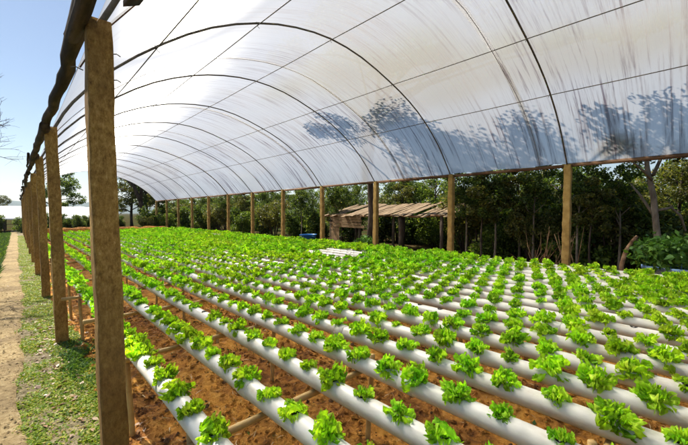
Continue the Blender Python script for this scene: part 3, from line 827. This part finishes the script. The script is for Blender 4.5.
# leaning tree at the right edge
def leaning_tree():
    x, y = 10.5, 0.78
    root = empty('tree', (x, y, 0))
    tag(root, 'bare leaning tree trunk with forking grey limbs near the right edge', 'tree', 'trees along the right side')
    b = MB(); r = random.Random(8)
    c, s = math.cos(R(YAW)), math.sin(R(YAW))
    def P(right, z, dep=0.0): return Vector((right * c + dep * s, -right * s + dep * c, z))
    b.tube([P(0.10, -0.2), P(0.08, 0.5), P(-0.02, 1.2), P(-0.10, 1.9), P(-0.16, 2.5, 0.1), P(-0.12, 2.9, 0.2), P(-0.05, 3.4, 0.3)], [0.095, 0.07, 0.062, 0.056, 0.05, 0.036, 0.016], 10, wob=0.08, rng=r)
    for pts, rad in (([P(-0.14, 2.25), P(-0.34, 2.45), P(-0.55, 2.62), P(-0.78, 2.95, 0.2)], [0.034, 0.027, 0.02, 0.009]),
                     ([P(-0.06, 1.55), P(0.22, 1.62, -0.1), P(0.42, 1.45, -0.1), P(0.55, 1.1, -0.1)], [0.036, 0.03, 0.026, 0.018]),
                     ([P(-0.12, 2.35), P(0.12, 2.7, 0.1), P(0.3, 3.1, 0.1), P(0.5, 3.6, 0.2)], [0.04, 0.034, 0.027, 0.012]),
                     ([P(-0.05, 1.4), P(-0.22, 1.9, 0.2), P(-0.38, 2.2, 0.3)], [0.035, 0.028, 0.01])):
        b.tube(pts, rad, 7, wob=0.08, rng=r)
    link('trunk', mesh('trunk', b.v, b.f, M['palebark']), root)
    bl = [(0.6, 0.3, 2.9, 0.35, 0.6), (P(-0.9, 3.0).x, P(-0.9, 3.0).y, 3.1, 0.4, 0.7), (P(0.6, 3.1).x, P(0.6, 3.1).y, 2.9, 0.4, 0.6)]
    v, f = cloud(bl, 1300, 0.10, 52, 0.2)
    link('crown', mesh('crown', v, f, M['leaf_olive'], False), root)
leaning_tree()
# undergrowth
sl_ = [('dark', 676, 11.6, 1.25), ('mid', 655, 11.4, 0.9), ('olive', 634, 12.0, 1.2), ('olive', 612, 11.6, 1.35), ('mid', 597, 12.6, 1.5), ('mid', 580, 11.2, 1.2),
       ('dark', 548, 11.6, 1.5), ('olive', 532, 11.0, 1.0), ('mid', 515, 12.2, 1.5), ('mid', 497, 11.2, 1.0), ('olive', 480, 11.8, 1.3), ('olive', 466, 12.5, 1.5),
       ('mid', 447, 13.3, 1.4), ('mid', 432, 13.6, 1.3), ('dark', 412, 14.2, 1.7), ('olive', 396, 14.2, 1.5), ('lush', 367, 9.9, 0.62), ('dark', 382, 13.9, 1.5),
       ('dark', 352, 13.2, 1.5), ('olive', 340, 13.8, 1.5), ('dark', 318, 11.6, 1.3), ('mid', 306, 12.5, 1.3), ('dark', 296, 11.4, 1.2), ('olive', 275, 11.4, 1.4), ('dark', 264, 12.0, 1.5),
       ('mid', 247, 11.5, 1.3), ('dark', 238, 11.5, 1.4), ('olive', 219, 11.6, 1.3), ('dark', 213, 11.6, 1.4), ('mid', 199, 11.6, 1.4), ('dark', 194, 12.4, 1.5), ('olive', 184, 12, 1.5)]
SLOOK = {'dark': 'dense dark green shrub', 'mid': 'leafy mid-green shrub', 'olive': 'dusty olive shrub', 'lush': 'small lush bright shrub'}
sll = [SLOOK[k] + ' ' + where(px) for (k, px, X, sc) in sl_]
for n_, (k, px, X, sc) in enumerate(sl_):
    lab = sll[n_]
    same = sorted([sl_[q][1] for q in range(len(sl_)) if sll[q] == lab])
    if len(same) > 1:
        lab += ', ' + (['left', 'right'] if len(same) == 2 else ['leftmost', 'middle', 'rightmost', 'far right'])[same.index(px)] + ' of its kind there'
    place_shrub(k, X, plan(px, X), sc, tr_.uniform(0, 6.28), lab)

# deep wood behind: one mass of trunks and leaves
def wood():
    rs = np.random.RandomState(3); r = random.Random(3)
    bl = []; b = MB()
    for k in range(120):
        y = r.uniform(-14, 62); x = r.uniform(17.5, 27)
        h = r.uniform(2.3, 3.6)
        b.tube([(x, y, -0.1), (x + r.uniform(-0.3, 0.3), y + r.uniform(-0.3, 0.3), h * 0.6), (x + r.uniform(-0.6, 0.6), y + r.uniform(-0.6, 0.6), h)], [0.16, 0.11, 0.04], 6)
        for q in range(5):
            bl.append((x + r.uniform(-1.4, 1.4), y + r.uniform(-1.4, 1.4), h * r.uniform(0.2, 1.0), r.uniform(0.7, 1.3), 0.8))
    v, f = cloud(bl, 80000, 0.19, 3, 0.4)
    nv = len(b.v)
    me = mesh('woodland', b.v + v.tolist(), b.f + (f + nv).tolist(), [M['bark'], M['leaf_dark']], False, [0] * len(b.f) + [1] * len(f))
    tag(link('woodland', me), 'dark wood of mixed trees filling the back behind the nearer trees', 'woodland', kind='stuff')
wood()

# ------------------------------------------------------------------ far end of the tunnel and the left background
for k, x, y, sc, lab in (('tall', 10.6, 43, 0.8, 'dark tree beyond the far end of the tunnel, behind the leaning bare one'), ('broad', 9.3, 44, 0.9, 'broad olive tree beyond the far tunnel end beside the last posts'),
                         ('broadb', 2.9, 50, 1.0, 'round tree behind the white roof, seen between the first two left posts'), ('slimb', 9.9, 37, 0.8, 'thin tree at the far end of the tunnel by the last post'),
                         ('broadc', 12.5, 46, 1.1, 'wide dark tree closing the far right end of the tunnel')):
    place_tree(k, x, y, sc, x, lab, 'trees beyond the far end')
def bare_fork():
    root = empty('bare_tree', (8.4, 38.5, 0)); tag(root, 'leafless dark tree leaning left at the far end of the tunnel', 'tree', 'trees beyond the far end')
    b = MB(); r = random.Random(2)
    b.tube([(0.9, 0, -0.2), (0.8, 0, 1.2), (0.5, 0, 2.6), (0.0, 0, 4.0), (-0.9, 0.2, 5.2), (-2.2, 0.3, 6.3)], [0.3, 0.25, 0.2, 0.16, 0.11, 0.04], 8, wob=0.08, rng=r)
    b.tube([(0.5, 0, 2.6), (0.6, 0, 4.2), (0.2, 0, 5.8)], [0.18, 0.13, 0.04], 7)
    b.tube([(0.0, 0, 4.0), (0.1, 0, 5.0), (-0.4, 0, 6.2)], [0.1, 0.07, 0.02], 6)
    link('trunk', mesh('trunk', b.v, b.f, M['bark']), root)
bare_fork()
# low red-earth bank at the far end of the bed
def bank():
    b = MB(); pts = [(x, 23.6 + 0.3 * math.sin(x), 0.36 + 0.06 * fbm(x, 1, 1, 2)) for x in np.arange(0.8, 8.2, 0.35)]
    b.tube(pts, [(0.36 + 0.06 * fbm(p[0] * 2, 0, 0, 2)) * min(1, (8.4 - p[0]) / 2.0) for p in pts], 9, wob=0.15, rng=random.Random(1))
    tag(b.obj('earth_bank', M['soil']), kind='structure')
bank()
# white plastic canopies over neighbouring beds, far left
def canopy(x0, x1, y, lab, zl, zh, dep):
    root = empty('plastic_canopy', ((x0 + x1) / 2, y, 0)); cx = (x0 + x1) / 2
    tag(root, lab, 'canopy', 'white canopies beyond the path')
    v = []; f = []; n = 24
    for j in range(7):
        t = j / 6
        for i in range(n + 1):
            x = x0 + (x1 - x0) * i / n
            v.append((x - cx, dep * t, zl + (zh - zl) * t + 0.10 * math.sin(math.pi * t) + 0.03 * math.sin(i * 2.1) - 0.04 * (i % 2)))
    for j in range(6):
        for i in range(n):
            a = j * (n + 1) + i; f.append((a, a + 1, a + n + 2, a + n + 1))
    me = mesh('sheet', v, f, M['whiteroof']); o = link('sheet', me, root)
    md = o.modifiers.new('th', 'SOLIDIFY'); md.thickness = 0.02
    for i in range(7):
        x = x0 + (x1 - x0) * i / 6 - cx
        for yy, zz in ((0.06, zl), (dep - 0.06, zh)):
            b = MB(); b.tube([(x * 0.98, yy, -0.1), (x * 0.98, yy, zz - 0.02)], 0.06, 6); b.obj('post', M['bark'], root)
canopy(-7.0, 5.6, 37.5, 'long white plastic canopy over a neighbouring bed at the end of the path', 1.02, 2.15, 5.0)
for (x, y, k, sc, lab) in ((-2.6, 17, 'dark', 1.15, 'dark shrub at the left end of the path'), (-4.4, 24, 'mid', 1.4, 'green shrub at the left end before the canopy'), (-1.9, 33, 'mid', 1.0, 'farthest green shrub under the white canopy edge'),
                          (-3.2, 35.5, 'dark', 1.2, 'dark shrub under the white canopy'), (0.3, 35.8, 'mid', 1.0, 'mid-green shrub under the canopy, right of the path end'), (2.2, 36.5, 'dark', 1.1, 'dark shrub beneath the canopy behind the posts'), (3.8, 36.3, 'dark', 1.0, 'dark shrub under the right part of the canopy')):
    place_shrub(k, x, y, sc, x, lab, 'shrubs at the end of the path')
for n_, (x, k, sc) in enumerate(((-6.6, 'mid', 1.0), (-5.4, 'dark', 1.1), (-4.3, 'mid', 0.9), (-1.1, 'dark', 1.0), (1.2, 'dark', 0.9), (3.0, 'mid', 0.9), (4.7, 'dark', 1.0))):
    place_shrub(k, x, 37.3 + 0.3 * (n_ % 2), sc, x * 5, SLOOK[k] + ' beneath the white canopy, %s from its left end' % ORD[n_], 'shrubs under the white canopy')
for n_, (x, y, k, sc) in enumerate(((7.6, 31.5, 'olive', 0.75), (8.5, 32.5, 'dark', 1.0), (9.9, 33.5, 'mid', 1.2), (8.9, 36.0, 'dark', 1.5), (10.6, 38, 'dark', 1.8), (11.8, 35, 'mid', 1.7), (12.6, 31, 'dark', 1.7), (11.3, 28.5, 'dark', 1.5), (11.5, 25, 'olive', 1.4), (7.4, 40, 'dark', 0.95))):
    place_shrub(k, x, y, sc, x * 3, SLOOK[k] + ' closing the far end of the bed, %s of the far hedge' % (ORD[n_]), 'shrubs along the far end of the bed')
for (x, y, k, sc, lab) in ((-9, 60, 'broadb', 0.6, 'small tree far behind the white canopy at the left edge'), (-2, 66, 'broad', 0.55, 'little olive tree far beyond the path end'),):
    place_tree(k, x, y, sc, x, lab, 'trees beyond the far end')
# bare twigs reaching in from the left
def bare_tree():
    root = empty('bare_tree', (-1.4, 9.6, 0)); tag(root, 'leafless tree at the left edge with thin twigs against the sky', 'tree')
    b = MB(); r = random.Random(21)
    b.tube([(0, 0, -0.2), (0.05, 0, 1.4), (-0.05, 0, 2.8), (0.05, 0.1, 4.0), (0, 0.1, 5.2)], [0.13, 0.11, 0.085, 0.06, 0.03], 8, wob=0.08, rng=r)
    def grow(p, d, l, rad, dep):
        q = p + d * l
        mid = p.lerp(q, 0.5) + Vector((r.uniform(-1, 1), r.uniform(-1, 1), r.uniform(-0.3, 1))) * 0.05 * l
        b.tube([p, mid, q], [rad, rad * 0.8, rad * 0.6], 5 if dep < 2 else 4)
        if dep < 4:
            for _ in range(3 if dep < 3 else 2):
                nd = (d + Vector((r.uniform(-0.9, 0.9), r.uniform(-0.9, 0.9), r.uniform(-0.4, 0.7)))).normalized()
                grow(p.lerp(q, r.uniform(0.45, 1.0)), nd, l * r.uniform(0.55, 0.8), rad * 0.55, dep + 1)
    for z, dx, dy, dz in ((3.0, 1, -0.2, 0.25), (3.5, 1, 0.3, 0.55), (2.7, 0.9, 0.2, 0.1), (3.9, 0.7, -0.5, 0.7), (4.4, 0.6, 0.2, 0.9), (3.3, -1, 0.2, 0.5), (4.0, -0.7, -0.6, 0.6), (4.9, -0.3, 0.4, 1)):
        grow(Vector((0, 0.05, z)), Vector((dx, dy, dz)).normalized(), r.uniform(0.6, 0.85), 0.026, 0)
    link('trunk', mesh('trunk', b.v, b.f, M['bark']), root)
bare_tree()

# ------------------------------------------------------------------ hut
def hut():
    root = empty('hut', (11.4, 9.0, 0)); O = Vector((11.4, 9.0, 0))
    tag(root, 'low open hut with a ragged board roof and brown side wall under the trees', 'hut')
    r = random.Random(6)
    y0, y1 = 5.9, 12.3
    b = MB(); n = 30
    for j in range(n):
        y = y0 + (y1 - y0) * (j + 0.5) / n
        L = 2.1 + r.uniform(-0.45, 0.35)
        if r.random() < 0.12: continue
        b.box(Vector((11.45 + r.uniform(-0.05, 0.05), y, 1.66 + r.uniform(-0.012, 0.012))) - O, (L, (y1 - y0) / n * r.uniform(0.75, 1.02), 0.022), r.uniform(-0.06, 0.06), tilt=(0.24 + r.uniform(-0.012, 0.012), r.uniform(-0.04, 0.04)))
    b.obj('roof', M['hutroof'], root, False)
    for x, z in ((10.6, 1.40), (12.3, 1.80)):
        b = MB(); b.tube([Vector((x, y0 - 0.35 + (y1 - y0 + 0.7) * t / 8, z + 0.03 * math.sin(t * 2.2))) - O for t in range(9)], 0.045, 8); b.obj('rafter_pole', M['deadwood'], root)
    for (x, y, h, ra) in ((10.62, 6.3, 1.42, 0.06), (10.6, 8.05, 1.44, 0.10), (10.75, 8.5, 1.42, 0.055), (10.6, 10.2, 1.44, 0.07), (10.62, 12.0, 1.42, 0.07), (12.28, 6.2, 1.8, 0.07), (12.3, 9.2, 1.8, 0.07), (12.3, 12.1, 1.8, 0.07)):
        b = MB(); b.tube([Vector((x, y, -0.1)) - O, Vector((x + r.uniform(-0.05, 0.05), y + r.uniform(-0.05, 0.05), h * 0.5)) - O, Vector((x, y, h)) - O], ra, 9, wob=0.06, rng=r); b.obj('post', M['bark'], root)
    b = MB()
    for j in range(5):
        b.box(Vector((10.53 + r.uniform(-0.012, 0.012), 11.0 + r.uniform(-0.12, 0.12), 0.93 + 0.115 * j)) - O, (0.02, 2.0 + r.uniform(-0.25, 0.2), 0.105 + r.uniform(-0.015, 0.01)), tilt=(0, r.uniform(-0.02, 0.02)))
    b.obj('wall', M['hutwall'], root, False)
    b = MB()
    for j in range(5):
        b.box(Vector((10.56, 11.5 + 0.13 * j, 0.45 + r.uniform(-0.03, 0.03))) - O, (0.02, 0.125, 0.9))
    b.obj('wall', M['hutwall'], root, False)
hut()
def tub():
    y = 13.0; root = empty('water_tub', (10.0, y, 0)); tag(root, 'blue plastic water tub on the ground beyond the bed', 'tub')
    b = MB(); prof = [(0.0, 0.02), (0.36, 0.02), (0.42, 0.45), (0.44, 0.46), (0.45, 0.50), (0.41, 0.50), (0.39, 0.44), (0.33, 0.08), (0.0, 0.08)]
    v = []; f = []; n = 24
    for (rr, z) in prof:
        for k in range(n): v.append((rr * math.cos(6.2832 * k / n), rr * 0.8 * math.sin(6.2832 * k / n), z))
    for i in range(len(prof) - 1):
        for k in range(n):
            k2 = (k + 1) % n; f.append((i * n + k, i * n + k2, (i + 1) * n + k2, (i + 1) * n + k))
    b.add(v, f); b.obj('basin', M['bluetub'], root)
    for s in (-1, 1):
        b = MB(); b.tube([(-0.1, s * 0.34, 0.42), (-0.06, s * 0.41, 0.42), (0.06, s * 0.41, 0.42), (0.1, s * 0.34, 0.42)], 0.014, 6); b.obj('handle', M['bluetub'], root)
tub()
# bent dead log near the right edge, dry branches by the nearest right-hand post
def bentlog():
    X = 10.0; y = plan(632, X); root = empty('bent_log', (X, y, 0))
    c, s = math.cos(R(YAW)), math.sin(R(YAW))
    def P(right, z): return (right * c, -right * s, z)
    b = MB(); b.tube([P(-0.20, -0.1), P(-0.19, 0.35), P(-0.10, 0.66), P(0.04, 0.88), P(0.14, 0.98)], [0.05, 0.045, 0.04, 0.035, 0.03], 9, wob=0.1, rng=random.Random(4)); b.obj('log', M['deadwood'], root)
    b = MB(); b.tube([P(0.10, 0.97), P(0.17, 0.78), P(0.27, 0.60), P(0.32, 0.4)], [0.03, 0.027, 0.024, 0.018], 8, wob=0.1, rng=random.Random(5)); b.obj('branch', M['bark'], root)
    tag(root, 'bent pale dead log arching over at the right side of the bed', 'log')
bentlog()
def brush():
    X = 9.9; y = plan(556, X); r = random.Random(12); b = MB()
    for _ in range(26):
        p = Vector((r.uniform(-0.45, 0.45), r.uniform(-0.6, 0.6), 0)); q = p + Vector((r.uniform(-0.5, 0.5), r.uniform(-0.5, 0.5), r.uniform(0.4, 1.25)))
        b.tube([p, p.lerp(q, 0.5) + Vector((r.uniform(-0.12, 0.12), r.uniform(-0.12, 0.12), 0)), q], [0.014, 0.010, 0.004], 4)
    o = b.obj('dry_branches', M['deadwood'], None, loc=(X, y, 0)); tag(o, 'heap of dry brown branches behind the nearest right-hand post', 'branches')
brush()
# potted plants in blue pots at the right end
def pots():
    for n_, (px, X, s) in enumerate(((660, 8.3, 1.25), (671, 8.5, 1.35), (682, 8.2, 1.25))):
        y = plan(px, X); root = empty('potted_plant', (X, y, 0)); root.scale = (s, s, s)
        tag(root, 'leafy green plant in a pale blue pot, %s of three at the right edge' % ('leftmost', 'middle', 'rightmost')[n_], 'potted plant', 'blue pots at the right edge')
        prof = [(0.0, 0.0), (0.13, 0.0), (0.17, 0.40), (0.185, 0.40), (0.185, 0.45), (0.16, 0.45), (0.15, 0.40), (0.0, 0.39)]
        v = []; f = []; n = 18
        for (rr, z) in prof:
            for k in range(n): v.append((rr * math.cos(6.2832 * k / n), rr * math.sin(6.2832 * k / n), z))
        for i in range(len(prof) - 1):
            for k in range(n):
                k2 = (k + 1) % n; f.append((i * n + k, i * n + k2, (i + 1) * n + k2, (i + 1) * n + k))
        b = MB(); b.add(v, f); b.obj('pot', M['palepot'], root)
        bl = [(0.15 * math.cos(a), 0.15 * math.sin(a), 0.62 + 0.1 * math.sin(a * 3), 0.2, 1.0) for a in range(6)]
        vv, ff = cloud(bl, 500, 0.09, 60 + n_, 0.2); link('foliage', mesh('foliage', vv, ff, M['leaf_lush'], False), root)
        b = MB()
        for a in range(6): b.tube([(0, 0, 0.38), (0.15 * math.cos(a), 0.15 * math.sin(a), 0.62)], 0.008, 4)
        b.obj('stems', M['weed'], root)
pots()

# ------------------------------------------------------------------ ground cover
def tufts(name, spots, blade, m, seed, label, wid=0.16, up=0.75):
    rs = np.random.RandomState(seed)
    P = np.array(spots); n = len(P)
    a = rs.uniform(0, 6.283, n); d = np.stack([np.cos(a), np.sin(a), np.zeros(n)], 1)
    L = blade * rs.uniform(0.5, 1.4, n); w = L * wid * rs.uniform(0.7, 1.3, n)
    t = np.stack([-d[:, 1], d[:, 0], np.zeros(n)], 1)
    u = np.array([0, 0, 1.0]); ln = rs.uniform(0.25, 1.0, n)[:, None]
    tip = P + (u * up + d * ln) * L[:, None]; mid = P + (u * up * 0.75 + d * ln * 0.4) * L[:, None] * 0.6
    v = np.stack([P, mid + t * w[:, None], tip, mid - t * w[:, None]], 1).reshape(-1, 3)
    f = np.arange(4 * n, dtype=np.int32).reshape(-1, 4)
    tag(link(name, mesh(name, v, f, m, False)), label, 'ground cover', kind='stuff')
gr = random.Random(44); sp = []; wd = []; lit = []
for _ in range(260000):
    y = 0.7 + 30 * gr.random() ** 2.2; x = gr.uniform(-0.14, 0.52)
    dens = fbm(x * 3.2, y * 2.2, 6, 3)
    if gr.random() > max(0.03, min(1.0, (x - path_edge(y) + 0.10) / 0.16)): continue
    if dens + 0.5 * (0.25 - abs(x - 0.22)) < gr.uniform(-0.52, 0.34): continue
    sp.append((x, y, max(0.0, verge_h(min(x, 0.39), y)) - 0.004))
tufts('verge_grass', sp, 0.026, M['grass'], 1, 'short yellow-green weeds and grass on the strip between path and left posts', 0.26, 0.5)
for _ in range(6000):
    a = gr.uniform(0, 6.28); rr = abs(gr.gauss(0, 0.5))
    p = (0.45 + 0.17 * rr * math.cos(a), 4.35 + 0.8 * rr * math.sin(a))
    if fbm(p[0] * 7, p[1] * 5, 3, 2) > gr.uniform(-0.35, 0.25): wd.append((p[0], p[1], 0.015 + 0.02 * gr.random()))
for _ in range(900):
    x = gr.uniform(0.6, 5.5); y = gr.uniform(0.1, 6)
    if fbm(x * 1.1, y * 1.1, 2, 2) > 0.22: wd.append((x, y, soil_h(x, y)))
tufts('soil_weeds', wd, 0.032, M['weed'], 2, 'dark green weeds on the soil by the second left post and under the pipes', 0.34, 0.8)
lf = []
for _ in range(16000):
    lf.append((-0.34 - 3.2 * gr.random() ** 1.6, 1 + 34 * gr.random(), 0.0))
tufts('path_edge_grass', lf, 0.11, M['weed'], 3, 'rank green grass along the left edge of the path', 0.14, 1.0)
# crumbs of soil, straw and dry leaves
def crumbs():
    rs = random.Random(15); b_v = []; b_f = []; mi = []
    for _ in range(22000):
        x = 0.45 + 5.0 * rs.random() ** 1.3; y = -0.2 + 6.5 * rs.random() ** 1.3
        s = 0.005 + 0.024 * rs.random() ** 3.5; z = soil_h(x, y) + s * 0.3
        k = len(b_v)
        for d in ((1, 0, 0), (-1, 0, 0), (0, 1, 0), (0, -1, 0), (0, 0, 1), (0, 0, -0.6)):
            b_v.append((x + d[0] * s * rs.uniform(0.6, 1.3) + rs.uniform(-0.3, 0.3) * s, y + d[1] * s * rs.uniform(0.6, 1.3) + rs.uniform(-0.3, 0.3) * s, z + d[2] * s * rs.uniform(0.5, 1)))
        mi += [1 if rs.random() < 0.1 else 0] * 8
        for q in ((0, 2, 4), (2, 1, 4), (1, 3, 4), (3, 0, 4), (2, 0, 5), (1, 2, 5), (3, 1, 5), (0, 3, 5)): b_f.append(tuple(k + i for i in q))
    tag(link('soil_crumbs', mesh('soil_crumbs', b_v, b_f, [M['soil'], M['humus']], False, mi)), 'loose crumbs of red-brown soil between the pipes', 'soil', kind='stuff')
crumbs()
def grit():
    rs = random.Random(16); v = []; f = []
    for _ in range(6000):
        y = 0.9 + 9 * rs.random() ** 1.8; x = rs.uniform(-0.33, 0.38); e = path_edge(y)
        if x > e + 0.05 and rs.random() < 0.5: continue
        s = 0.0025 + 0.011 * rs.random() ** 4; z = (0.042 if x < e else max(0.006, verge_h(x, y))) + s * 0.2
        k = len(v)
        for d in ((1, 0, 0), (-1, 0, 0), (0, 1, 0), (0, -1, 0), (0, 0, 0.8), (0, 0, -0.6)):
            v.append((x + d[0] * s * rs.uniform(0.6, 1.3), y + d[1] * s * rs.uniform(0.6, 1.3), z + d[2] * s * rs.uniform(0.5, 1)))
        for q in ((0, 2, 4), (2, 1, 4), (1, 3, 4), (3, 0, 4), (2, 0, 5), (1, 2, 5), (3, 1, 5), (0, 3, 5)): f.append(tuple(k + i for i in q))
    tag(link('path_grit', mesh('path_grit', v, f, M['path'], False)), 'grit and small crumbs of earth on the sandy path and its grassy edge', 'grit', kind='stuff')
grit()
def flat_bits(name, n, m, seed, L0, wr, region, label, cat):
    rs = np.random.RandomState(seed); r = random.Random(seed)
    C = []
    for _ in range(n):
        x, y, z = region(r); C.append((x, y, z))
    C = np.array(C); L = L0 * rs.uniform(0.4, 1.6, n)
    v, f = leaf_quads(C, np.tile(np.array([0, 0, 3.0]), (n, 1)), L, L * wr, rs)
    v[:, 2] = np.maximum(v[:, 2], 0.006)
    tag(link(name, mesh(name, v, f, m, False)), label, cat, kind='stuff')
def reg_soil(r):
    x = 0.45 + 5 * r.random() ** 1.3; y = 7 * r.random() ** 1.2; return x, y, soil_h(x, y) + 0.008
flat_bits('straw', 2600, M['straw'], 5, 0.07, 0.07, reg_soil, 'dry straw scattered over the soil under the pipes', 'straw')
def reg_verge(r):
    x = r.uniform(0.1, 0.60); y = 1.2 + 5 * r.random() ** 1.5; return x, y, (verge_h(x, y) if x < 0.398 else soil_h(x, y)) + 0.01
flat_bits('dry_leaves', 420, M['litter'], 6, 0.045, 0.45, reg_verge, 'dry brown leaves lying at the feet of the left posts', 'leaves')
def reg_path(r):
    y = 1.0 + 14 * r.random() ** 1.7; return r.uniform(-0.34, 0.05), y, 0.045
flat_bits('path_scraps', 420, M['litter'], 7, 0.016, 0.8, reg_path, 'small leaf scraps on the sandy path', 'litter')
# ------------------------------------------------------------------ air
def air():
    b = MB(); b.box((0, 900, 79), (7000, 5400, 160))
    m, nt, out = mat('haze')
    p = N(nt, 'ShaderNodeVolumePrincipled'); p.inputs['Color'].default_value = (0.82, 0.9, 1.0, 1); p.inputs['Density'].default_value = 0.00022; p.inputs['Anisotropy'].default_value = 0.3
    nt.links.new(p.outputs[0], out.inputs['Volume'])
    tag(b.obj('haze', m, None, False), 'thin bluish haze in the air before the far hills', 'haze', kind='stuff')
air()
